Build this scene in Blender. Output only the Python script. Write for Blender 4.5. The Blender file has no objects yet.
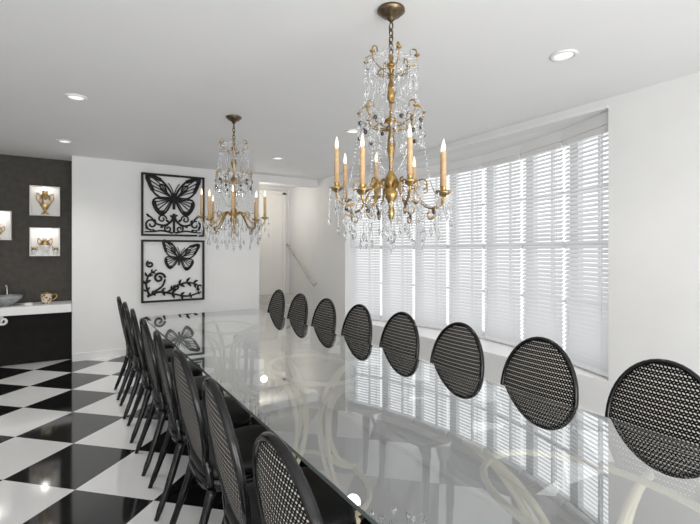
import bpy, math, random
from mathutils import Vector, Matrix
random.seed(4)
S=bpy.context.scene
COL=S.collection
pi=math.pi

# ---------------------------------------------------------------- materials
def newmat(name):
    m=bpy.data.materials.new(name); m.use_nodes=True
    nt=m.node_tree; b=nt.nodes['Principled BSDF']
    return m,nt,b
def pmat(name,col,rough=.5,metal=0,spec=.5,noise=0,nscale=20,bump=0,bscale=80,**kw):
    m,nt,b=newmat(name)
    b.inputs['Base Color'].default_value=(*col,1)
    b.inputs['Roughness'].default_value=rough
    b.inputs['Metallic'].default_value=metal
    b.inputs['Specular IOR Level'].default_value=spec
    for k,v in kw.items():
        b.inputs[k.replace('_',' ')].default_value=v
    tc=nt.nodes.new('ShaderNodeTexCoord')
    if noise:
        n=nt.nodes.new('ShaderNodeTexNoise'); n.inputs['Scale'].default_value=nscale
        nt.links.new(tc.outputs['Object'],n.inputs['Vector'])
        r=nt.nodes.new('ShaderNodeValToRGB')
        r.color_ramp.elements[0].position=.3; r.color_ramp.elements[1].position=.7
        r.color_ramp.elements[0].color=(*[max(0,c*(1-noise)) for c in col],1)
        r.color_ramp.elements[1].color=(*[min(1,c*(1+noise)) for c in col],1)
        nt.links.new(n.outputs['Fac'],r.inputs['Fac']); nt.links.new(r.outputs['Color'],b.inputs['Base Color'])
    if bump:
        n=nt.nodes.new('ShaderNodeTexNoise'); n.inputs['Scale'].default_value=bscale
        nt.links.new(tc.outputs['Object'],n.inputs['Vector'])
        bp=nt.nodes.new('ShaderNodeBump'); bp.inputs['Strength'].default_value=bump; bp.inputs['Distance'].default_value=.01
        nt.links.new(n.outputs['Fac'],bp.inputs['Height']); nt.links.new(bp.outputs['Normal'],b.inputs['Normal'])
    return m
def emat(name,col,s):
    m,nt,b=newmat(name)
    b.inputs['Base Color'].default_value=(*col,1)
    b.inputs['Emission Color'].default_value=(*col,1); b.inputs['Emission Strength'].default_value=s
    return m

M_wall=pmat('wall_paint',(.81,.81,.805),.6,noise=.015,nscale=3,bump=.04,bscale=200)
M_ceil=pmat('ceiling_paint',(.86,.86,.86),.7,noise=.01,nscale=2)
M_trim=pmat('white_trim',(.84,.84,.84),.35,noise=.01)
M_dark=pmat('dark_wallcovering',(.060,.054,.046),.55,spec=.3,noise=.15,nscale=14,bump=.2,bscale=60)
M_under=pmat('undercounter_black',(.014,.013,.012),.6,spec=.15,noise=.2,nscale=8)
M_blackgloss=pmat('black_lacquer',(.006,.006,.007),.18,spec=.4,noise=.2,nscale=8)
M_leather=pmat('black_leather',(.010,.010,.011),.38,spec=.35,bump=.25,bscale=160)
M_gold=pmat('antique_gold',(.40,.26,.095),.30,metal=1,noise=.4,nscale=40)
M_bronze=pmat('dark_bronze',(.17,.13,.08),.35,metal=1,noise=.3,nscale=40)
M_chrome=pmat('brushed_nickel',(.70,.69,.67),.25,metal=1)
M_candle=pmat('candle_sleeve',(.56,.38,.21),.5,noise=.15,nscale=60)
M_bulb=emat('warm_bulb',(1,.82,.60),1.4)
M_iron=pmat('black_iron',(.010,.010,.011),.45,spec=.3,noise=.3,nscale=30)
M_cream=pmat('cream_gold_leaf',(.84,.76,.53),.35,metal=.1,noise=.08,nscale=20)
M_box=pmat('display_box_white',(.85,.84,.82),.5,noise=.01)
M_china=pmat('white_china',(.80,.80,.79),.15,noise=.02)
M_urn=pmat('gilt_urn',(.50,.33,.14),.3,metal=.6,noise=.5,nscale=25)
M_sink=pmat('smoked_glass_bowl',(.35,.36,.37),.1,noise=.2,nscale=15)
M_lens=emat('downlight_lens',(1,.97,.92),.9)
M_door=pmat('door_paint',(.78,.765,.73),.45,noise=.01)
M_wood=pmat('rail_metal',(.50,.46,.40),.4,metal=.5,noise=.1)
M_step=pmat('stair_tread',(.60,.58,.55),.4,noise=.1)
M_bead=pmat('dark_glass_bead',(.03,.022,.02),.08,spec=.8,noise=.2)

m,nt,b=newmat('patterned_china'); M_pat=m
tc=nt.nodes.new('ShaderNodeTexCoord'); wv=nt.nodes.new('ShaderNodeTexVoronoi'); wv.inputs['Scale'].default_value=30
nt.links.new(tc.outputs['Object'],wv.inputs['Vector'])
r=nt.nodes.new('ShaderNodeValToRGB'); r.color_ramp.interpolation='CONSTANT'
r.color_ramp.elements[0].color=(.30,.17,.06,1); r.color_ramp.elements[1].position=.40; r.color_ramp.elements[1].color=(.70,.64,.52,1)
nt.links.new(wv.outputs['Distance'],r.inputs['Fac']); nt.links.new(r.outputs['Color'],b.inputs['Base Color']); b.inputs['Roughness'].default_value=.15

m,nt,b=newmat('cut_crystal'); M_crystal=m
b.inputs['Base Color'].default_value=(.97,.98,1,1); b.inputs['Roughness'].default_value=.03
b.inputs['IOR'].default_value=1.55; b.inputs['Transmission Weight'].default_value=.87
b.inputs['Specular IOR Level'].default_value=1

m,nt,b=newmat('blind_slat'); M_slat=m
b.inputs['Base Color'].default_value=(.84,.845,.855,1); b.inputs['Roughness'].default_value=.5
tr=nt.nodes.new('ShaderNodeBsdfTranslucent'); tr.inputs['Color'].default_value=(.90,.915,.93,1)
mx=nt.nodes.new('ShaderNodeMixShader'); mx.inputs[0].default_value=.35
nt.links.new(b.outputs[0],mx.inputs[1]); nt.links.new(tr.outputs[0],mx.inputs[2])
nt.links.new(mx.outputs[0],nt.nodes['Material Output'].inputs[0])

# floor
m,nt,b=newmat('checker_tile'); M_floor=m
tc=nt.nodes.new('ShaderNodeTexCoord')
T=.54
sub=nt.nodes.new('ShaderNodeVectorMath'); sub.operation='SUBTRACT'; sub.inputs[1].default_value=(.036,3.14,-.2)
rot=nt.nodes.new('ShaderNodeVectorRotate'); rot.rotation_type='Z_AXIS'; rot.inputs['Angle'].default_value=-pi/4
scl=nt.nodes.new('ShaderNodeVectorMath'); scl.operation='SCALE'; scl.inputs['Scale'].default_value=1/T
nt.links.new(tc.outputs['Object'],sub.inputs[0]); nt.links.new(sub.outputs[0],rot.inputs['Vector']); nt.links.new(rot.outputs[0],scl.inputs[0])
ck=nt.nodes.new('ShaderNodeTexChecker'); ck.inputs['Scale'].default_value=1
ck.inputs['Color2'].default_value=(.010,.010,.011,1); ck.inputs['Color1'].default_value=(.84,.84,.84,1)
nt.links.new(scl.outputs[0],ck.inputs['Vector'])
nz=nt.nodes.new('ShaderNodeTexNoise'); nz.inputs['Scale'].default_value=2.5; nz.inputs['Detail'].default_value=6
nt.links.new(tc.outputs['Object'],nz.inputs['Vector'])
rp=nt.nodes.new('ShaderNodeValToRGB'); rp.color_ramp.elements[0].color=(.88,.88,.89,1); rp.color_ramp.elements[1].color=(1,1,1,1)
nt.links.new(nz.outputs['Fac'],rp.inputs['Fac'])
mul=nt.nodes.new('ShaderNodeMixRGB'); mul.blend_type='MULTIPLY'; mul.inputs[0].default_value=1
nt.links.new(ck.outputs['Color'],mul.inputs[1]); nt.links.new(rp.outputs['Color'],mul.inputs[2])
nt.links.new(mul.outputs[0],b.inputs['Base Color'])
b.inputs['Roughness'].default_value=.07; b.inputs['Specular IOR Level'].default_value=.6

# woven net
m,nt,b=newmat('woven_mesh'); M_weave=m
tc=nt.nodes.new('ShaderNodeTexCoord'); sx=nt.nodes.new('ShaderNodeSeparateXYZ'); nt.links.new(tc.outputs['Object'],sx.inputs[0])
def mth(op,a,bv=None,c=None):
    n=nt.nodes.new('ShaderNodeMath'); n.operation=op
    for i,v in enumerate((a,bv,c)):
        if v is None: continue
        if isinstance(v,(int,float)): n.inputs[i].default_value=v
        else: nt.links.new(v,n.inputs[i])
    return n.outputs[0]
u=mth('DIVIDE',sx.outputs['Y'],.0145); v=mth('DIVIDE',sx.outputs['Z'],.011)
vf=mth('FLOOR',v); odd=mth('FLOORED_MODULO',vf,2.0); par=mth('MULTIPLY',odd,.5)
du=mth('SUBTRACT',mth('FRACT',mth('ADD',u,par)),.5); dv=mth('SUBTRACT',mth('FRACT',v),.5)
sgn=mth('SUBTRACT',mth('MULTIPLY',odd,2.0),1.0)
du2=mth('ADD',du,mth('MULTIPLY',mth('MULTIPLY',dv,sgn),.5))
d=mth('ADD',mth('MULTIPLY',mth('MULTIPLY',du2,du2),1.2),mth('MULTIPLY',dv,dv))
thr=mth('ADD',mth('MULTIPLY',odd,.085),.03)
dot=mth('LESS_THAN',d,thr)
mc=nt.nodes.new('ShaderNodeMixRGB'); mc.inputs[1].default_value=(.010,.009,.009,1); mc.inputs[2].default_value=(.56,.54,.51,1)
nt.links.new(dot,mc.inputs[0]); nt.links.new(mc.outputs[0],b.inputs['Base Color'])
b.inputs['Roughness'].default_value=.8; b.inputs['Specular IOR Level'].default_value=.05
bp=nt.nodes.new('ShaderNodeBump'); bp.inputs['Strength'].default_value=.4; bp.inputs['Distance'].default_value=.003
nt.links.new(mth('SUBTRACT',.5,d),bp.inputs['Height']); nt.links.new(bp.outputs[0],b.inputs['Normal'])

def glassmat(name,ior,tint,base,diff):
    m=bpy.data.materials.new(name); m.use_nodes=True; nt=m.node_tree; nt.nodes.remove(nt.nodes['Principled BSDF'])
    fr=nt.nodes.new('ShaderNodeFresnel'); fr.inputs['IOR'].default_value=ior
    mr=nt.nodes.new('ShaderNodeMapRange'); mr.inputs['To Min'].default_value=base; mr.inputs['To Max'].default_value=1
    nt.links.new(fr.outputs[0],mr.inputs['Value'])
    tp=nt.nodes.new('ShaderNodeBsdfTransparent'); tp.inputs['Color'].default_value=(*tint,1)
    df=nt.nodes.new('ShaderNodeBsdfDiffuse'); df.inputs['Color'].default_value=(.84,.85,.85,1)
    m0=nt.nodes.new('ShaderNodeMixShader'); m0.inputs[0].default_value=diff
    nt.links.new(tp.outputs[0],m0.inputs[1]); nt.links.new(df.outputs[0],m0.inputs[2])
    gl=nt.nodes.new('ShaderNodeBsdfGlossy'); gl.inputs['Roughness'].default_value=.012; gl.inputs['Color'].default_value=(.94,.955,.955,1)
    mx=nt.nodes.new('ShaderNodeMixShader')
    nt.links.new(mr.outputs[0],mx.inputs[0]); nt.links.new(m0.outputs[0],mx.inputs[1]); nt.links.new(gl.outputs[0],mx.inputs[2])
    nt.links.new(mx.outputs[0],nt.nodes['Material Output'].inputs[0]); return m
M_glass=glassmat('table_glass',1.9,(.78,.80,.80),.50,.03)
M_glassb=glassmat('table_glass_under',1.01,(.98,.99,.99),0,0)
M_edge=pmat('glass_edge',(.16,.19,.185),.1,noise=.05)

# ---------------------------------------------------------------- mesh builder
class MB:
    def __init__(s): s.v=[]; s.f=[]
    def add(s,vs,fs):
        o=len(s.v); s.v+= [tuple(x) for x in vs]; s.f+=[tuple(i+o for i in f) for f in fs]; return s
    def box(s,a,b):
        x0,y0,z0=a; x1,y1,z1=b
        vs=[(x0,y0,z0),(x1,y0,z0),(x1,y1,z0),(x0,y1,z0),(x0,y0,z1),(x1,y0,z1),(x1,y1,z1),(x0,y1,z1)]
        return s.add(vs,[(0,3,2,1),(4,5,6,7),(0,1,5,4),(1,2,6,5),(2,3,7,6),(3,0,4,7)])
    def prism(s,pts,z0,z1):
        n=len(pts); vs=[(x,y,z0) for x,y in pts]+[(x,y,z1) for x,y in pts]
        fs=[tuple(range(n-1,-1,-1)),tuple(range(n,2*n))]+[(i,(i+1)%n,(i+1)%n+n,i+n) for i in range(n)]
        return s.add(vs,fs)
    def lathe(s,prof,seg=20,c=(0,0,0)):
        vs=[];n=len(prof)
        for i in range(seg):
            a=2*pi*i/seg
            for r,z in prof: vs.append((c[0]+r*math.cos(a),c[1]+r*math.sin(a),c[2]+z))
        fs=[]
        for i in range(seg):
            j=(i+1)%seg
            for k in range(n-1): fs.append((i*n+k,j*n+k,j*n+k+1,i*n+k+1))
        if prof[0][0]>1e-6: fs.append(tuple(i*n for i in range(seg-1,-1,-1)))
        if prof[-1][0]>1e-6: fs.append(tuple(i*n+n-1 for i in range(seg)))
        return s.add(vs,fs)
    def tube(s,pts,r,seg=8,closed=False,flat=(1,1),ref=None):
        P=[Vector(p) for p in pts]; n=len(P)
        R=r if isinstance(r,(list,tuple)) else [r]*n
        vs=[]; prev=None
        for i in range(n):
            if closed: t=P[(i+1)%n]-P[i-1]
            else: t=P[min(i+1,n-1)]-P[max(i-1,0)]
            t.normalize()
            if ref is not None: a=Vector(ref)
            elif prev is None: a=Vector((0,0,1)) if abs(t.z)<.9 else Vector((1,0,0))
            else: a=prev
            u=a-t*a.dot(t)
            if u.length<1e-5: u=t.orthogonal()
            u.normalize(); w=t.cross(u); prev=u
            for k in range(seg):
                an=2*pi*k/seg
                vs.append(P[i]+u*(R[i]*flat[0]*math.cos(an))+w*(R[i]*flat[1]*math.sin(an)))
        fs=[]
        for i in range(n if closed else n-1):
            j=(i+1)%n
            for k in range(seg):
                l=(k+1)%seg; fs.append((i*seg+k,i*seg+l,j*seg+l,j*seg+k))
        if not closed:
            fs.append(tuple(range(seg-1,-1,-1))); fs.append(tuple((n-1)*seg+k for k in range(seg)))
        return s.add(vs,fs)
    def bead(s,c,r,h,n=5):
        x,y,z=c; vs=[(x,y,z+h)]+[(x+r*math.cos(2*pi*k/n),y+r*math.sin(2*pi*k/n),z+h*.2) for k in range(n)]+[(x,y,z-h)]
        fs=[(0,1+k,1+(k+1)%n) for k in range(n)]+[(n+1,1+(k+1)%n,1+k) for k in range(n)]
        return s.add(vs,fs)
    def obj(s,name,mat,parent=None,loc=(0,0,0),smooth=False,mats=None,bevel=0,rotz=0):
        me=bpy.data.meshes.new(name); me.from_pydata(s.v,[],s.f); me.update()
        for mm in (mats or [mat]): me.materials.append(mm)
        if smooth:
            for p in me.polygons: p.use_smooth=len(p.vertices)<=4
        o=bpy.data.objects.new(name,me); COL.objects.link(o); o.location=loc; o.rotation_euler=(0,0,rotz)
        if parent: o.parent=parent
        if bevel:
            bv=o.modifiers.new('bev','BEVEL'); bv.width=bevel; bv.segments=2; bv.limit_method='ANGLE'
        return o
def tag(o,label,cat,group=None,kind=None):
    o['label']=label; o['category']=cat
    if group: o['group']=group
    if kind: o['kind']=kind
    return o
def empty(name,loc=(0,0,0),rotz=0):
    o=bpy.data.objects.new(name,None); COL.objects.link(o); o.location=loc; o.rotation_euler=(0,0,rotz); o.empty_display_size=.1
    return o
def dup(root,loc=None,rotz=None,**props):
    def rec(o,par):
        c=o.copy(); COL.objects.link(c)
        c.parent=par
        for ch in list(o.children):
            if ch is not c: rec(ch,c)
        return c
    kids=list(root.children)
    c=root.copy(); COL.objects.link(c)
    for ch in kids: rec(ch,c)
    if loc is not None: c.location=loc
    if rotz is not None: c.rotation_euler=(0,0,rotz)
    for k,v in props.items(): c[k]=v
    return c
def spline(pts,n=8,closed=False):
    P=[Vector(p) for p in pts]; out=[]; N=len(P)
    rng=range(N) if closed else range(N-1)
    for i in rng:
        if closed: p0,p1,p2,p3=P[i-1],P[i],P[(i+1)%N],P[(i+2)%N]
        else: p0,p1,p2,p3=P[max(i-1,0)],P[i],P[i+1],P[min(i+2,N-1)]
        for k in range(n):
            t=k/n
            out.append(.5*((2*p1)+(p2-p0)*t+(2*p0-5*p1+4*p2-p3)*t*t+(3*p1-p0-3*p2+p3)*t**3))
    if not closed: out.append(P[-1])
    return out
def struct(mb,name,mat,label,cat,**kw):
    return tag(mb.obj(name,mat,**kw),label,cat,kind='structure')

# ---------------------------------------------------------------- room
H=2.70; YF=6.8; XW=3.71; YB=-2.6; XL=-2.6
struct(MB().box((XL-.15,YB,-.1),(XW+.18,8.2,0)),'floor',M_floor,'polished black and white diagonal checkered tile floor','floor')
struct(MB().box((XL-.15,YB,H),(XW+.18,8.2,H+.1)),'ceiling',M_ceil,'smooth white painted ceiling with recessed lights','ceiling')
struct(MB().box((.044,YF,0),(2.62,8.0,H)),'wall_back',M_wall,'white wall holding two butterfly panels','wall')
struct(MB().box((XL,7.2,0),(.044,7.35,H)),'wall_alcove',M_dark,'dark textured alcove wall with display boxes','wall')
struct(MB().box((XL-.15,YB,0),(XL,7.35,H)),'wall_left',M_wall,'plain white side wall','wall')
wy0,wy1=1.865,5.905; zs,zh=.385,2.615
mb=MB(); xo=XW+.16
mb.box((XW,YB,0),(xo,wy0,H)); mb.box((XW,wy1,0),(xo,8.2,H)); mb.box((XW,wy0,0),(xo,wy1,zs-.04)); mb.box((XW,wy0,zh),(xo,wy1,H))
struct(mb,'wall_right',M_wall,'white wall with a wide bow window opening','wall')
struct(MB().box((2.62,8.0,0),(XW,8.2,H)),'wall_stairwell',M_wall,'white end wall of the stair hall','wall')
struct(MB().box((2.62,YF,2.58),(XW,YF+.16,H)),'wall_lintel',M_wall,'white lintel above the stair hall opening','wall')
struct(MB().box((.06,YF-.018,0),(2.62,YF,.10)),'baseboard_back',M_trim,'white baseboard under the picture wall','baseboard')
struct(MB().box((XW-.018,YB,0),(XW,YF,.10)),'baseboard_right',M_trim,'white baseboard below the bow window','baseboard')
struct(MB().box((XW-.016,wy0,zh+.002),(XW-.0005,wy1,zh+.026)),'trim_1',M_trim,'thin white bead along the window header','trim')

# bow window
cy=3.885; half=2.015; sag=.46; R=(half**2+sag**2)/(2*sag); cx=3.785+sag-R; ha=math.asin(half/R); N=7
def arc(r,k): a=-ha+2*ha*k/N; return (cx+r*math.cos(a),cy+r*math.sin(a))
outer=[arc(R+.22,k) for k in range(N+1)]
poly=[(xo+.001,wy0),]+outer+[(xo+.001,wy1)]
struct(MB().prism([(XW,wy0),(xo,wy0)]+outer+[(xo,wy1),(XW,wy1)],zs-.039,zs),'trim_2',M_trim,'deep white bow window sill','window sill')
struct(MB().prism(poly,zh,zh+.06),'trim_3',M_ceil,'white soffit of the bow window','soffit')
ZB=2.505
mb=MB()
for k in range(N):
    (ax,ay),(bx_,by)=arc(R-.03,k),arc(R-.03,k+1); (c2,d2),(e2,f2)=arc(R+.05,k+1),arc(R+.05,k)
    mb.prism([(ax,ay),(e2,f2),(c2,d2),(bx_,by)],ZB+.002,zh-.001)
struct(mb,'trim_4',M_ceil,'white fascia angling above the blinds','fascia')
for k in range(N):
    p0,p1=Vector(arc(R+.14,k)),Vector(arc(R+.14,k+1)); L=(p1-p0).length; t=(p1-p0)/L; ang=math.atan2(t.y,t.x)
    mid=(p0+p1)/2
    w=MB(); fw=.055
    w.box((-L/2,-.03,zs),(-L/2+fw,.03,zh)); w.box((L/2-fw,-.03,zs),(L/2,.03,zh))
    w.box((-L/2+fw,-.03,zs),(L/2-fw,.03,zs+.06)); w.box((-L/2+fw,-.03,zh-.12),(L/2-fw,.03,zh))
    w.box((-L/2+fw,-.03,1.48),(L/2-fw,.03,1.54))
    w.box((-.012,-.015,zs+.06),(.012,.015,1.48)); w.box((-.012,-.015,1.54),(.012,.015,zh-.12))
    for z in (.95,2.03): w.box((-L/2+fw,-.0145,z-.012),(L/2-fw,.0145,z+.012))
    struct(w,'window_%d'%(k+1),M_trim,'white multi-pane sash of the bow window behind blinds','window',loc=(mid.x,mid.y,0),rotz=ang)
p0,p1=Vector(arc(R,0)),Vector(arc(R,1)); L=(p1-p0).length-.028
def blind():
    root=empty('window_blind')
    MB().box((-L/2,-.03,ZB-.055),(L/2,.03,ZB)).obj('headrail',M_trim,root,bevel=.004)
    sl=MB(); z=.435; tl=math.radians(48); w=.0225
    while z<ZB-.07:
        pr=[]
        for q in (-1,-.5,0,.5,1):
            yy=q*w*math.cos(tl); zz=q*w*math.sin(tl)+.003*(1-q*q)
            pr.append((yy,zz))
        vs=[(-L/2+.003,a,z+c) for a,c in pr]+[(L/2-.003,a,z+c) for a,c in pr]
        sl.add(vs,[(i,i+1,i+6,i+5) for i in range(4)])
        z+=.0405
    sl.obj('slats',M_slat,root,smooth=True)
    MB().box((-L/2,-.025,.395),(L/2,.025,.417)).obj('bottom_rail',M_trim,root,bevel=.004)
    for i,xx in enumerate((-L*.36,L*.36)):
        MB().tube([(xx,-.024,.41),(xx,-.024,ZB-.05)],.0018,5).obj('ladder_cord',M_trim,root)
    MB().tube([(L*.42,-.04,1.55),(L*.42,-.04,ZB-.05)],.003,6).obj('tilt_wand',M_trim,root)
    return root
B=blind()
for k in range(N):
    p0,p1=Vector(arc(R,k)),Vector(arc(R,k+1)); t=p1-p0; mid=(p0+p1)/2
    ang=math.atan2(t.y,t.x)
    n=Vector((-math.sin(ang),math.cos(ang)))
    if n.dot(mid-Vector((cx,cy)))<0: ang+=pi
    o=B if k==0 else dup(B)
    o.location=(mid.x,mid.y,0); o.rotation_euler=(0,0,ang)
    tag(o,'white horizontal slatted blind hanging in the bow window','window blind','bow window blinds')

# stairs, door, handrail
mb=MB(); y=6.98
for i in range(4):
    mb.box((2.625,y+i*.24,0),(XW-.002,7.998,.15*(i+1)))
tag(mb.obj('staircase',M_step),'short pale staircase rising to a cream door','staircase',kind='structure')
dr=empty('door_1',(3.12,7.995,.60)); tag(dr,'plain cream door at the top of the stairs','door',kind='structure')
d=MB(); d.box((-.42,-.045,.003),(.42,-.005,1.95)); d.obj('door_leaf',M_door,dr,bevel=.003)
t=MB(); t.box((-.49,-.06,.003),(-.42,0,2.0)); t.box((.42,-.06,.003),(.49,0,2.0)); t.box((-.49,-.06,1.95),(.49,0,2.02)); t.obj('door_casing',M_door,dr,bevel=.004)
k=MB(); k.tube([(-.36,-.045,.95),(-.36,-.09,.95)],.01,8); k.lathe([(0,-.025),(.02,-.018),(.026,0),(.02,.018),(0,.025)],12,(-.36,-.10,.95)); k.obj('door_knob',M_bronze,dr,smooth=True)
hr=empty('handrail',(XW,6.85,.86)); tag(hr,'slim metal handrail climbing the stair wall','handrail')
MB().tube(spline([(-.01,0,.02),(-.06,0,.0),(-.07,.05,.03),(-.07,1.0,.66),(-.07,1.08,.70),(-.01,1.1,.70)],5),.015,8).obj('rail',M_wood,hr,smooth=True)
for yy in (.25,.85):
    MB().tube([(-.002,yy,.03+.663*(yy-.05)-.07),(-.05,yy,.03+.663*(yy-.05)-.06),(-.07,yy,.03+.663*(yy-.05))],.008,6).obj('bracket',M_wood,hr)
l=bpy.data.lights.new('hall_fill_light','POINT'); l.energy=6.5; l.shadow_soft_size=.05; l.color=(1,.94,.85); l.specular_factor=0  # added fill light to brighten the stair hall, not a fixture
lo=bpy.data.objects.new('hall_fill_light',l); COL.objects.link(lo); lo.location=(2.9,7.3,2.3)

# ---------------------------------------------------------------- downlights
def downlight(name='recessed_light'):
    r=empty(name)
    MB().lathe([(.055,-.001),(.062,-.012),(.078,-.010),(.084,0),(.055,0)],28).obj('trim_ring',M_trim,r,smooth=True)
    MB().lathe([(0,-.005),(.03,-.006),(.056,-.003),(.056,0),(0,0)],24).obj('lens',M_lens,r,smooth=True)
    return r
DL=downlight()
for i,(x,y) in enumerate([(2.658,1.61),(.055,4.19),(-.03,5.94),(2.372,5.475),(2.495,3.82)]):
    o=DL if i==0 else dup(DL)
    o.location=(x,y,H); tag(o,'round white recessed downlight in the ceiling','light fixture','recessed ceiling lights')
    l=bpy.data.lights.new('downlight_lamp','SPOT'); l.energy=26; l.spot_size=math.radians(130); l.spot_blend=1; l.shadow_soft_size=.08; l.color=(1,.97,.92); l.specular_factor=0
    lo=bpy.data.objects.new('downlight_lamp',l); COL.objects.link(lo); lo.location=(0,0,-.03); lo.parent=o; lo.visible_glossy=True

# ---------------------------------------------------------------- dining table
TX0,TX1,TY0,TY1,TZ=.67,1.905,-.25,5.10,.75
tb=empty('dining_table',((TX0+TX1)/2,(TY0+TY1)/2,0)); tag(tb,'long glass-topped dining table with curved cream-gold pedestals','table')
hw,hl=(TX1-TX0)/2,(TY1-TY0)/2
def rrect(hw,hl,r,n=5):
    pts=[]
    for cx_,cy_,a0 in ((hw-r,hl-r,0),(-hw+r,hl-r,pi/2),(-hw+r,-hl+r,pi),(hw-r,-hl+r,3*pi/2)):
        for i in range(n+1):
            a=a0+pi/2*i/n; pts.append((cx_+r*math.cos(a),cy_+r*math.sin(a)))
    return pts
pr=rrect(hw,hl,.03)
o=MB().prism(pr,TZ-.015,TZ).obj('glass_top',None,tb,mats=[M_edge,M_glass,M_glassb])
for p in o.data.polygons:
    if len(p.vertices)>4: p.material_index=1 if p.normal.z>0 else 2
for yy in (-1.75,0.0,1.75):
    g=MB()
    for sgn in (1,-1):
        for rot_ in (0,1):
            for off,rad in ((.03,.30),(.09,.23)):
                pts=[]
                for i in range(17):
                    a=-pi/2+pi*i/16
                    xx=sgn*(off+.02+rad*(1-math.cos(a))*.9) ; zz=.37+.345*math.sin(a)
                    pts.append((xx,0,zz) if rot_ else (0,xx*1.6,zz))
                g.tube(pts,.016,8,flat=(1,.8))
    g.tube([(.25*math.cos(2*pi*i/28),.36*math.sin(2*pi*i/28),.718) for i in range(28)],.012,8,closed=True)
    g.tube([(.30*math.cos(2*pi*i/28),.44*math.sin(2*pi*i/28),.016) for i in range(28)],.016,8,closed=True)
    g.obj('pedestal',M_cream,tb,loc=(0,yy,0),smooth=True)

# ---------------------------------------------------------------- chairs
LN=.19
def bx(z): return -.185-LN*(z-.45)
def chair():
    root=empty('dining_chair')
    bc=.711; bb=.271; ba=.212
    rim=[]
    for i in range(48):
        a=2*pi*i/48; z=bc+bb*math.sin(a); rim.append((bx(z),ba*math.cos(a),z))
    g=MB(); g.tube(rim,.0125,10,closed=True,flat=(1.2,.9),ref=(1,0,LN))
    for s_ in (1,-1):
        g.tube(spline([(-.18,s_*.165,.40),(bx(.46),s_*.160,.46),(bx(.52),s_*.146,.52),(bx(.57),s_*.172,.57)],4),[.018]*6+[.015]*7,8)
    br=g.obj('backrest',M_blackgloss,root,smooth=True)
    vs=[];fs=[];nr,ns=8,40
    for side in (1,-1):
        o0=len(vs)
        vs.append((bx(bc)+side*.020,0,bc))
        for r in range(1,nr+1):
            q=r/nr
            for i in range(ns):
                a=2*pi*i/ns; z=bc+(bb-.007)*q*math.sin(a); y=(ba-.007)*q*math.cos(a)
                vs.append((bx(z)+side*(.015*(1-q*q)+.005),y,z))
        for i in range(ns):
            j=(i+1)%ns; f=(o0,o0+1+i,o0+1+j); fs.append(f if side>0 else f[::-1])
            for r in range(nr-1):
                a0=o0+1+r*ns; b0=a0+ns; f=(a0+i,b0+i,b0+j,a0+j); fs.append(f if side>0 else f[::-1])
    o1=len(vs)//2
    for i in range(ns):
        j=(i+1)%ns; a0=1+(nr-1)*ns; fs.append((a0+i,o1+a0+i,o1+a0+j,a0+j))
    MB().add(vs,fs).obj('woven_panel',M_weave,br,smooth=True)
    def outline(k,n=40):
        pts=[]
        for i in range(n):
            a=2*pi*i/n; c,s=math.cos(a),math.sin(a)
            e=2/4.2; x=math.copysign(abs(c)**e,c); y=math.copysign(abs(s)**e,s)
            X=.01+.225*x*k; w=(.195+.045*(X+.22)/.46)*k
            pts.append((X,w*y))
        return pts
    def loft(g,levels):
        vs=[];n=40
        for k,z in levels: vs+=[(x,y,z) for x,y in outline(k)]
        fs=[tuple(range(n-1,-1,-1)),tuple((len(levels)-1)*n+i for i in range(n))]
        for l in range(len(levels)-1):
            for i in range(n): j=(i+1)%n; fs.append((l*n+i,l*n+j,(l+1)*n+j,(l+1)*n+i))
        g.add(vs,fs)
    g=MB(); loft(g,[(.97,.375),(1,.38),(1,.425),(.97,.43)]); g.obj('seat_frame',M_blackgloss,root,smooth=True)
    g=MB(); loft(g,[(.95,.431),(.985,.44),(.985,.458),(.95,.475),(.85,.487),(.6,.493),(.3,.495)]); g.obj('seat',M_leather,root,smooth=True)
    for s_ in (1,-1):
        MB().tube(spline([(.19,s_*.195,.385),(.195,s_*.197,.25),(.20,s_*.198,.10),(.205,s_*.20,.0)],4),[.025]*3+[.021]*4+[.017]*4+[.012]*2,10).obj('leg',M_blackgloss,root,smooth=True)
        MB().tube(spline([(-.175,s_*.165,.385),(-.212,s_*.17,.26),(-.26,s_*.18,.12),(-.305,s_*.187,.0)],4),[.023]*3+[.020]*4+[.017]*4+[.013]*2,8).obj('leg',M_blackgloss,root,smooth=True)
    return root
C=chair(); first=True
lab='black dining chair with oval woven back tucked at glass table'
jit=[.0,-.05,.01,-.06,-.01,-.05,-.02,-.02]
for i in range(8):
    o=C if first else dup(C); first=False
    o.location=(.715,1.01+.568*i,0); o.rotation_euler=(0,0,jit[i]); tag(o,lab,'chair','dining chairs around the table')
for i in range(8):
    o=dup(C,(1.835,.83+.574*i,0),pi); tag(o,lab,'chair','dining chairs around the table')

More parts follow.
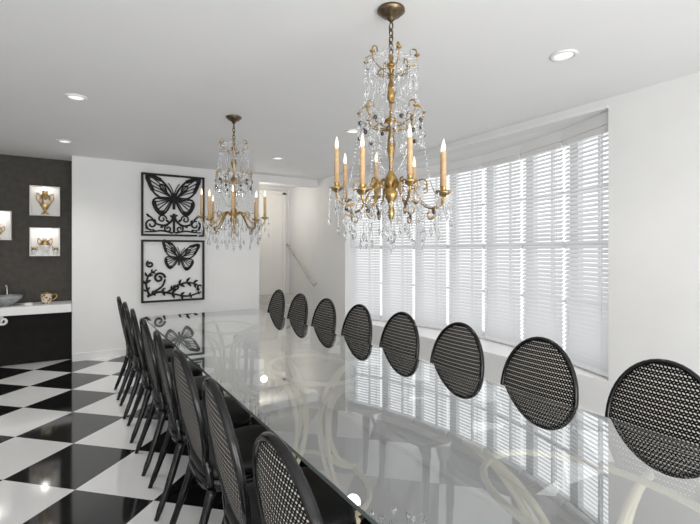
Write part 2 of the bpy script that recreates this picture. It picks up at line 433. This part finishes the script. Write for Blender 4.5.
# ---------------------------------------------------------------- chandeliers
def chandelier():
    root=empty('chandelier')
    Z=-H
    def z(v): return v+Z
    MB().lathe([(0,0),(.07,0),(.072,-.012),(.055,-.022),(.05,-.032),(.025,-.04),(.018,-.055),(.008,-.065),(0,-.07)],24).obj('canopy',M_bronze,root,smooth=True)
    g=MB(); zz=-.075
    for i in range(5):
        c=[]
        for k in range(12):
            a=2*pi*k/12; xx=.012*math.cos(a); vv=.022*math.sin(a)
            c.append((xx,0,zz-.015+vv) if i%2 else (0,xx,zz-.015+vv))
        g.tube(c,.004,6,closed=True); zz-=.033
    g.obj('chain',M_bronze,root,smooth=True)
    prof=[(0,2.47),(.012,2.465),(.022,2.45),(.012,2.43),(.032,2.415),(.045,2.41),(.032,2.40),(.013,2.385),(.013,2.33),(.028,2.30),(.040,2.27),(.028,2.235),(.014,2.215),(.014,2.15),(.025,2.135),(.05,2.13),(.05,2.12),(.02,2.105),(.016,2.07),(.028,2.02),(.032,1.98),(.017,1.92),(.017,1.87),(.028,1.85),(.046,1.83),(.050,1.80),(.038,1.765),(.055,1.75),(.055,1.735),(.03,1.71),(.018,1.68),(.028,1.66),(.03,1.64),(.012,1.61),(0,1.60)]
    MB().lathe([(r*.66,z(q)) for r,q in reversed(prof)],20).obj('column',M_gold,root,smooth=True)
    R1,R2=.135,.165
    for (zr,rr,na) in ((2.43,R1,6),(2.15,R2,8)):
        g=MB()
        for k in range(na):
            a=2*pi*k/na; ca,sa=math.cos(a),math.sin(a)
            p=spline([(.008,zr-.07,0),(rr*.45,zr-.06,0),(rr*.9,zr-.03,0),(rr,zr+.01,0),(rr*.95,zr+.04,0),(rr*.78,zr+.045,0),(rr*.74,zr+.02,0)],4)
            g.tube([(q[0]*ca,q[0]*sa,z(q[1])) for q in p],.0036,6)
            g.lathe([(0,-.005),(.010,-.003),(.014,.004),(0,.005)],8,(rr*ca,rr*sa,z(zr)+.012))
        rr2=rr*.5
        g.tube([(rr2*math.cos(2*pi*i/24),rr2*math.sin(2*pi*i/24),z(zr-.058)) for i in range(24)],.0035,6,closed=True)
        g.obj('crown',M_gold,root,smooth=True)
    cr=MB()
    def strand(x,y,zt,n,r=.0050,last=.0100):
        q=zt
        for i in range(n-1):
            cr.bead((x,y,z(q)-r),r,r*1.2); q-=2.7*r
        cr.bead((x,y,z(q)-last*2.2),last,last*2.5,6)
    def swag(p,q,sagv,n,r=.0048,bulge=0):
        n=int(n*1.15)
        for i in range(n+1):
            t=i/n; P=Vector(p).lerp(Vector(q),t); e=4*t*(1-t); P.z-=sagv*e
            if bulge:
                h=Vector((P.x,P.y,0)); P+=h.normalized()*bulge*e
            cr.bead((P.x,P.y,z(P.z)),r,r*1.2)
    for k in range(12):
        a=2*pi*k/12; ca,sa=math.cos(a),math.sin(a)
        if k%2==0:
            swag((.012*ca,.012*sa,2.50),(R1*ca,R1*sa,2.445),.02,9)
            for dt in (-.13,.13): strand(R1*math.cos(a+dt),R1*math.sin(a+dt),2.425,6)
        strand(R1*ca,R1*sa,2.42,9+(k%2)*3)
        a2=a+2*pi/12
        swag((R1*ca,R1*sa,2.44),(R1*math.cos(a2),R1*math.sin(a2),2.44),.03,6)
        swag((R1*ca,R1*sa,2.43),(R2*math.cos(a+.1),R2*math.sin(a+.1),2.17),0,20,.0048,-.035)
        if k%2: strand(.068*math.cos(a+.5),.068*math.sin(a+.5),2.37,6+(k%3))
    for k in range(16):
        a=2*pi*k/16; ca,sa=math.cos(a),math.sin(a)
        strand(R2*ca,R2*sa,2.145,9 if k%2 else 6)
        strand(R2*math.cos(a+.13),R2*math.sin(a+.13),2.14,4+(k%3)*3)
        a2=2*pi*(k+1)/16
        swag((R2*ca,R2*sa,2.15),(R2*math.cos(a2),R2*math.sin(a2),2.15),.03,5)
        if k%2==0: swag((R2*ca,R2*sa,2.14),(.045*ca,.045*sa,1.86),.05,19)
        if k%2: strand(.083*math.cos(a+.4),.083*math.sin(a+.4),2.09,5+(k%4))
    na=8; ra=.285
    dk=MB()
    for k in range(na):
        a=2*pi*(k+.35)/na; ca,sa=math.cos(a),math.sin(a)
        hi=.0 if k%2==0 else .035
        zb=1.725+hi
        p=spline([(.025,1.78,0),(.08,1.81,0),(.135,1.75,0),(.185,1.675+hi*.5,0),(.245,1.660+hi*.7,0),(ra-.003,1.69+hi,0),(ra,zb,0)],5)
        g=MB(); g.tube([(q[0]*ca,q[0]*sa,z(q[1])) for q in p],.0066,8)
        p=spline([(.13,1.75,0),(.15,1.80,0),(.19,1.80,0),(.20,1.765,0),(.18,1.755,0)],4)
        g.tube([(q[0]*ca,q[0]*sa,z(q[1])) for q in p],.0038,6)
        p=spline([(.23,1.665+hi*.6,0),(.245,1.625+hi*.6,0),(.215,1.605+hi*.6,0),(.20,1.625+hi*.6,0),(.212,1.64+hi*.6,0)],4)
        g.tube([(q[0]*ca,q[0]*sa,z(q[1])) for q in p],.0036,6)
        g.lathe([(0,-.02),(.011,-.012),(.028,0),(.037,.008),(.035,.011),(.012,.008),(.012,.03),(.015,.034),(.0,.034)],16,(ra*ca,ra*sa,z(zb)))
        am=g.obj('arm',M_gold,root,smooth=True)
        MB().lathe([(0,.03),(.0130,.03),(.0125,.19),(.0138,.20),(.010,.205),(0,.205)],12,(ra*ca,ra*sa,z(zb))).obj('candle_sleeve',M_candle,am,smooth=True)
        MB().lathe([(0,.204),(.006,.206),(.0095,.220),(.008,.236),(.004,.256),(0,.268)],10,(ra*ca,ra*sa,z(zb))).obj('flame_bulb',M_bulb,am,smooth=True)
        for j in range(6):
            b2=2*pi*j/6
            strand(ra*ca+.040*math.cos(b2),ra*sa+.040*math.sin(b2),zb+.005,4+(j%3)*4)
        for rr,zz0 in ((.11,1.77),(.22,1.65+hi*.6)):
            strand(rr*ca,rr*sa,zz0-.01,7)
        swag((R2*ca,R2*sa,2.14),(ra*ca*.92,ra*sa*.92,zb+.01),.13,28)
        a2=2*pi*(k+1.35)/na
        swag((ra*ca,ra*sa,zb),(ra*math.cos(a2),ra*math.sin(a2),1.725+(.035 if k%2==0 else 0)),.085,15)
        am2=a+pi/na
        strand(.24*math.cos(am2),.24*math.sin(am2),1.65,8,.0050,.012)
        strand(.16*math.cos(am2),.16*math.sin(am2),1.66,12,.0050,.012)
        for rr_,zz_,b3 in ((ra-.05,1.66+hi*.7,a),(.165,2.06,am2),(.165,2.12,a)):
            dk.lathe([(0,-.013),(.008,-.009),(.0115,0),(.008,.009),(0,.013)],10,(rr_*math.cos(b3),rr_*math.sin(b3),z(zz_)-.02))
    for k in range(8):
        a=2*pi*k/8; strand(.045*math.cos(a),.045*math.sin(a),1.735,9+(k%2)*5)
    strand(0,0,1.60,6,.007,.015)
    o=cr.obj('crystal_drops',M_crystal,root); o['kind']='stuff'
    o=dk.obj('dark_beads',M_bead,root,smooth=True); o['kind']='stuff'
    return root
CH=chandelier(); CH.location=(1.405,1.79,H); CH.rotation_euler=(0,0,.15)
tag(CH,'antique gilt candle chandelier with crystal drops above the dining table','chandelier','crystal chandeliers')
o=dup(CH,(1.30,4.02,H),.17); tag(o,'antique gilt candle chandelier with crystal drops above the dining table','chandelier','crystal chandeliers')

# ---------------------------------------------------------------- wall art
def rib(g,pts,r,n=6,closed=False):
    p=spline([(x,0,y) for x,y in pts],n,closed)
    if isinstance(r,tuple):
        m_=len(p); rr=[(r[0]+(r[1]-r[0])*i/(m_-1)) for i in range(m_)]
    else: rr=r
    g.tube(p,rr,6,closed=closed,flat=(.6,1),ref=(0,1,0))
    return p
def leaf(g,x,y,a,L_=.05,w=.026):
    dx,dy=L_*math.cos(a),L_*math.sin(a); nx,ny=-math.sin(a)*.2*L_,math.cos(a)*.2*L_
    p=spline([(x,0,y),(x+dx+nx,0,y+dy+ny),(x+2*dx,0,y+2*dy)],4)
    g.tube(p,[w*q for q in (.1,.45,.75,.95,1,.9,.65,.35,.05)],6,flat=(.35,1),ref=(0,1,0))
def frond(g,pts,r,L0=.045,every=4,w=.015):
    p=rib(g,pts,r,6)
    for i in range(3,len(p)-1,every):
        t=p[i+1]-p[i-1]; a=math.atan2(t.z,t.x); f=math.sin(pi*(i/len(p))**.8)*.8+.3
        leaf(g,p[i].x,p[i].z,a+.85,L0*f,w*f+.004); leaf(g,p[i].x,p[i].z,a-.85,L0*f,w*f+.004)
    t=p[-1]-p[-2]; leaf(g,p[-1].x,p[-1].z,math.atan2(t.z,t.x),L0*.5,w*.8)
def spiral(cx_,cy_,r0,r1,a0,turns,n=16):
    return [(cx_+(r0+(r1-r0)*i/n)*math.cos(a0+turns*2*pi*i/n),cy_+(r0+(r1-r0)*i/n)*math.sin(a0+turns*2*pi*i/n)) for i in range(n+1)]
def frame_root(name,x0,x1,z0,z1):
    root=empty(name,((x0+x1)/2,YF,(z0+z1)/2)); w,h=(x1-x0)/2,(z1-z0)/2
    t=.028; g=MB()
    g.box((-w,-.045,-h),(w,-.001,-h+t)); g.box((-w,-.045,h-t),(w,-.001,h)); g.box((-w,-.045,-h+t),(-w+t,-.001,h-t)); g.box((w-t,-.045,-h+t),(w,-.001,h-t))
    g.obj('frame',M_iron,root,bevel=.003)
    MB().box((-w+t,-.012,-h+t),(w-t,-.002,h-t)).obj('backing_panel',M_wall,root)
    return root
def butterfly(root,cx_,cy_,s,rot,name='butterfly'):
    g=MB(); cr_,sr=math.cos(rot),math.sin(rot)
    def T_(pts,m_): return [(cx_+s*(m_*x*cr_-y*sr),cy_+s*(m_*x*sr+y*cr_)) for x,y in pts]
    for m_ in (1,-1):
        rib(g,T_([(.03,.04),(.10,.20),(.24,.34),(.40,.40),(.43,.33),(.37,.20),(.30,.08),(.16,.0)],m_),.018*s,5,True)
        rib(g,T_([(.20,.31),(.34,.365),(.40,.34),(.385,.25),(.33,.13)],m_),.034*s,5)
        rib(g,T_([(.03,.0),(.16,.0),(.29,.0),(.33,-.08),(.28,-.20),(.20,-.27),(.13,-.22),(.07,-.12)],m_),.018*s,5,True)
        rib(g,T_([(.31,-.04),(.295,-.14),(.23,-.22),(.15,-.22)],m_),.034*s,5)
        for e in ((.36,.36),(.38,.30),(.38,.23),(.34,.15),(.24,.03)): rib(g,T_([(.05,.04),(e[0]*.55,e[1]*.6+.01),e],m_),.0105*s,4)
        for e in ((.30,-.06),(.28,-.12),(.25,-.18),(.18,-.24)): rib(g,T_([(.04,.0),(e[0]*.55,e[1]*.45),e],m_),.0105*s,4)
        rib(g,T_([(.12,.12),(.20,.16),(.22,.24),(.15,.22)],m_),.014*s,4,True)
        rib(g,T_([(.01,.10),(.04,.19),(.09,.27)],m_),.009*s,5)
    rib(g,T_([(0,.11),(0,.04),(0,-.06),(0,-.17)],1),.026*s,5)
    g.obj(name,M_iron,root,loc=(0,-.028,0),smooth=True)
A=frame_root('wall_art',.866,1.737,1.665,2.56); tag(A,'black framed butterfly metalwork over symmetrical scrolls on white wall','wall art')
butterfly(A,0,.09,.86,0)
g=MB()
for m_ in (1,-1):
    def mm(p): return [(m_*x,y) for x,y in p]
    rib(g,mm([(0,-.12),(.03,-.22),(.12,-.29),(.24,-.27),(.30,-.19),(.37,-.14)]),(.020,.011))
    rib(g,mm(spiral(.30,-.28,.085,.02,-pi/2,1.3)),.014,2)
    rib(g,mm(spiral(.16,-.20,.06,.015,pi,-1.2)),.012,2)
    rib(g,mm(spiral(.08,-.34,.055,.015,pi/2,-1.3)),.012,2)
    rib(g,mm([(.02,-.40),(.16,-.37),(.28,-.385),(.39,-.39)]),(.016,.010))
    for x,y,a in ((.06,-.24,.6),(.14,-.29,-.6),(.24,-.26,1.2),(.32,-.18,.9),(.24,-.38,.5),(.0,-.17,.5),(.36,-.36,1.6)):
        leaf(g,m_*x,y,a if m_>0 else pi-a,.032,.019)
rib(g,[(0,-.12),(0,-.25),(0,-.40)],.018)
g.obj('scrollwork',M_iron,A,loc=(0,-.028,0),smooth=True)
A2=frame_root('wall_art',.866,1.737,.715,1.61); tag(A2,'black framed butterfly metalwork over feathery leaf scrolls on white wall','wall art')
butterfly(A2,.08,.18,.60,-.12)
g=MB()
frond(g,[(-.36,-.36),(-.20,-.30),(.0,-.34),(.18,-.38),(.36,-.34)],(.020,.012),.038)
frond(g,[(-.33,-.34),(-.37,-.20),(-.34,-.06),(-.26,.0)],(.018,.011),.038)
frond(g,[(-.10,-.32),(.05,-.22),(.20,-.18),(.33,-.22),(.34,-.28)],(.018,.011),.042)
rib(g,spiral(-.20,-.10,.08,.014,0,1.3),.018,2)
rib(g,spiral(.02,-.24,.045,.012,1,-1.2),.015,2)
rib(g,spiral(-.32,.10,.05,.012,2,1.2),.015,2)
rib(g,[(-.28,-.30),(-.16,-.22),(-.12,-.12)],.015)
g.obj('leaf_scroll',M_iron,A2,loc=(0,-.028,0),smooth=True)

# ---------------------------------------------------------------- alcove
def project_x(px,yy):
    q=px-68; return q*(.8406*yy)/(521.1-q*.5417)
v=MB().box((-2.04,7.0,0),(.04,7.195,.66)).obj('undercounter_block',M_under,bevel=.003); tag(v,'plain dark recessed base under the white alcove counter','block')  # plain near-black block filling the dark open space under the counter
ct=MB().box((-2.05,6.70,.663),(.04,7.198,.765)).obj('countertop',M_trim,bevel=.004); tag(ct,'thick white countertop spanning the dark alcove','countertop')
sk=MB().lathe([(0,0),(.06,0),(.07,.008),(.12,.04),(.175,.095),(.185,.125),(.178,.125),(.165,.098),(.11,.05),(.05,.018),(0,.015)],32).obj('vessel_sink',M_sink,loc=(-.66,6.93,.766),smooth=True); tag(sk,'round smoked glass vessel sink on the white counter','sink')
fc=empty('faucet',(-.66,7.15,.766)); tag(fc,'tall chrome faucet behind the vessel sink','faucet')
MB().tube(spline([(0,0,0),(0,0,.22),(0,-.03,.26),(0,-.10,.26),(0,-.13,.23)],5),.011,10).obj('spout',M_chrome,fc,smooth=True)
MB().tube([(0,0,.10),(.04,0,.13)],.006,8).obj('lever',M_chrome,fc,smooth=True)
g=MB()
p=[(x,0,y) for x,y in spiral(0,0,.055,.012,pi/2,1.4,20)]
g.tube(p,.010,8,flat=(1,1.5),ref=(0,1,0))
o=g.obj('scroll_bracket',M_china,loc=(-.66,6.72,.602),smooth=True); tag(o,'small white scroll bracket below the counter','bracket')
cp=empty('cup',(-.235,6.90,.766)); tag(cp,'gold and white patterned porcelain cup on the counter','cup')
MB().lathe([(0,0),(.045,0),(.040,.012),(.052,.03),(.060,.07),(.062,.12),(.066,.135),(.060,.135),(.055,.06),(.03,.02),(0,.018)],24).obj('body',M_pat,cp,smooth=True)
MB().lathe([(.067,.132),(.069,.138),(.067,.144),(.062,.138),(.067,.132)],24).obj('rim',M_gold,cp,smooth=True)
MB().tube(spline([(.058,0,.11),(.10,0,.12),(.11,0,.08),(.055,0,.04)],5),.007,8).obj('handle',M_gold,cp,smooth=True)
o=MB().lathe([(0,0),(.045,0),(.05,.005),(.05,.025),(.044,.032),(0,.034)],20).obj('soap_dish',M_china,loc=(-.42,6.83,.766),smooth=True); tag(o,'small round white dish on the counter','dish')

def urn(name,kind):
    r=empty(name)
    if kind==0:
        pr=[(0,0),(.045,0),(.045,.012),(.02,.02),(.015,.04),(.03,.055),(.06,.10),(.068,.14),(.055,.18),(.03,.20),(.028,.215),(.045,.23),(0,.232)]
    else:
        pr=[(0,0),(.035,0),(.03,.01),(.014,.02),(.018,.035),(.045,.06),(.05,.085),(.035,.11),(.016,.12),(.02,.135),(.03,.14),(0,.145)]
    MB().lathe(pr,20).obj('body',M_urn if kind==0 else M_china,r,smooth=True)
    MB().lathe([(pr[6][0]+.001,pr[6][1]),(pr[7][0]+.002,pr[7][1]),(pr[7][0]-.002,pr[7][1]+.012)],20).obj('painted_band',M_pat if kind==0 else M_gold,r,smooth=True)
    s=1 if kind==0 else .7
    for m_ in (1,-1):
        MB().tube(spline([(m_*.05*s,0,.17*s),(m_*.085*s,0,.20*s),(m_*.095*s,0,.15*s),(m_*.06*s,0,.11*s)],5),.005,6).obj('handle',M_gold,r,smooth=True)
    return r
def sbox(px0,px1,py0,py1):
    yy=7.2; a=project_x(px0,yy); c=project_x(px1,yy); D=.5417*(a+c)/2+.8406*yy
    z1=1.45+(251-py0)*D/438; z0=1.45+(251-py1)*D/438
    w=(c-a)/2;h=(z1-z0)/2; dpt=.10; t=.012
    r=empty('display_box',((a+c)/2,7.2,(z0+z1)/2)); tag(r,'white lit display box mounted on the dark wall','display box','alcove display boxes')
    MB().box((-w,-.012,-h),(w,-.001,h)).obj('back_panel',M_box,r)
    g=MB(); g.box((-w,-dpt,-h),(w,-.012,-h+t)); g.box((-w,-dpt,h-t),(w,-.012,h)); g.box((-w,-dpt,-h+t),(-w+t,-.012,h-t)); g.box((w-t,-dpt,-h+t),(w,-.012,h-t))
    g.obj('surround',M_box,r)
    l=bpy.data.lights.new('box_lamp','POINT'); l.energy=.6; l.shadow_soft_size=.03; l.color=(1,.96,.9)
    lo=bpy.data.objects.new('box_lamp',l); COL.objects.link(lo); lo.location=(0,-.05,h-.05); lo.parent=r
    return ((a+c)/2,7.2-.058,z0+t+.001)
p=sbox(30,60,187,216); u=urn('urn',0); u.location=p; u.scale=(1,.5,1.4); tag(u,'tall ornate gilt two-handled urn in a display box','urn')
p=sbox(30,60,228,256); u=urn('urn',1); u.location=p; u.scale=(1.2,.75,1.6); tag(u,'pale gold-trimmed footed urn centred in a display box','urn')
for dx in (-.12,.12):
    u2=urn('vase',1); u2.location=(p[0]+dx,p[1],p[2]); u2.scale=(.6,.6,.8); tag(u2,'little pale gold-trimmed vase beside the urn','vase')
p=sbox(-17,12,211,240); u=urn('urn',0); u.location=p; u.scale=(.8,.5,.8); tag(u,'gilt urn standing in a white display box','urn')

# ---------------------------------------------------------------- light & world
w=bpy.data.worlds.new('sky'); S.world=w; w.use_nodes=True
bg=w.node_tree.nodes['Background']; bg.inputs['Color'].default_value=(.98,.99,1,1); bg.inputs['Strength'].default_value=1.42
l=bpy.data.lights.new('room_fill_light','AREA'); l.shape='RECTANGLE'; l.size=5; l.size_y=2.0; l.energy=190; l.color=(1,.99,.97)  # added unseen fill behind the camera, tilted up to brighten ceiling and walls
lo=bpy.data.objects.new('room_fill_light',l); COL.objects.link(lo); lo.location=(0,-2.4,1.0); lo.rotation_euler=(math.radians(116),0,math.radians(16))
S.view_settings.view_transform='Standard'

cam=bpy.data.cameras.new('camera'); co=bpy.data.objects.new('camera',cam); COL.objects.link(co); S.camera=co
cam.sensor_width=36; cam.lens=438/700*36; cam.shift_y=-11/700; cam.clip_start=.05
co.location=(0,0,1.45); co.rotation_euler=(pi/2,0,-math.atan(282/438))
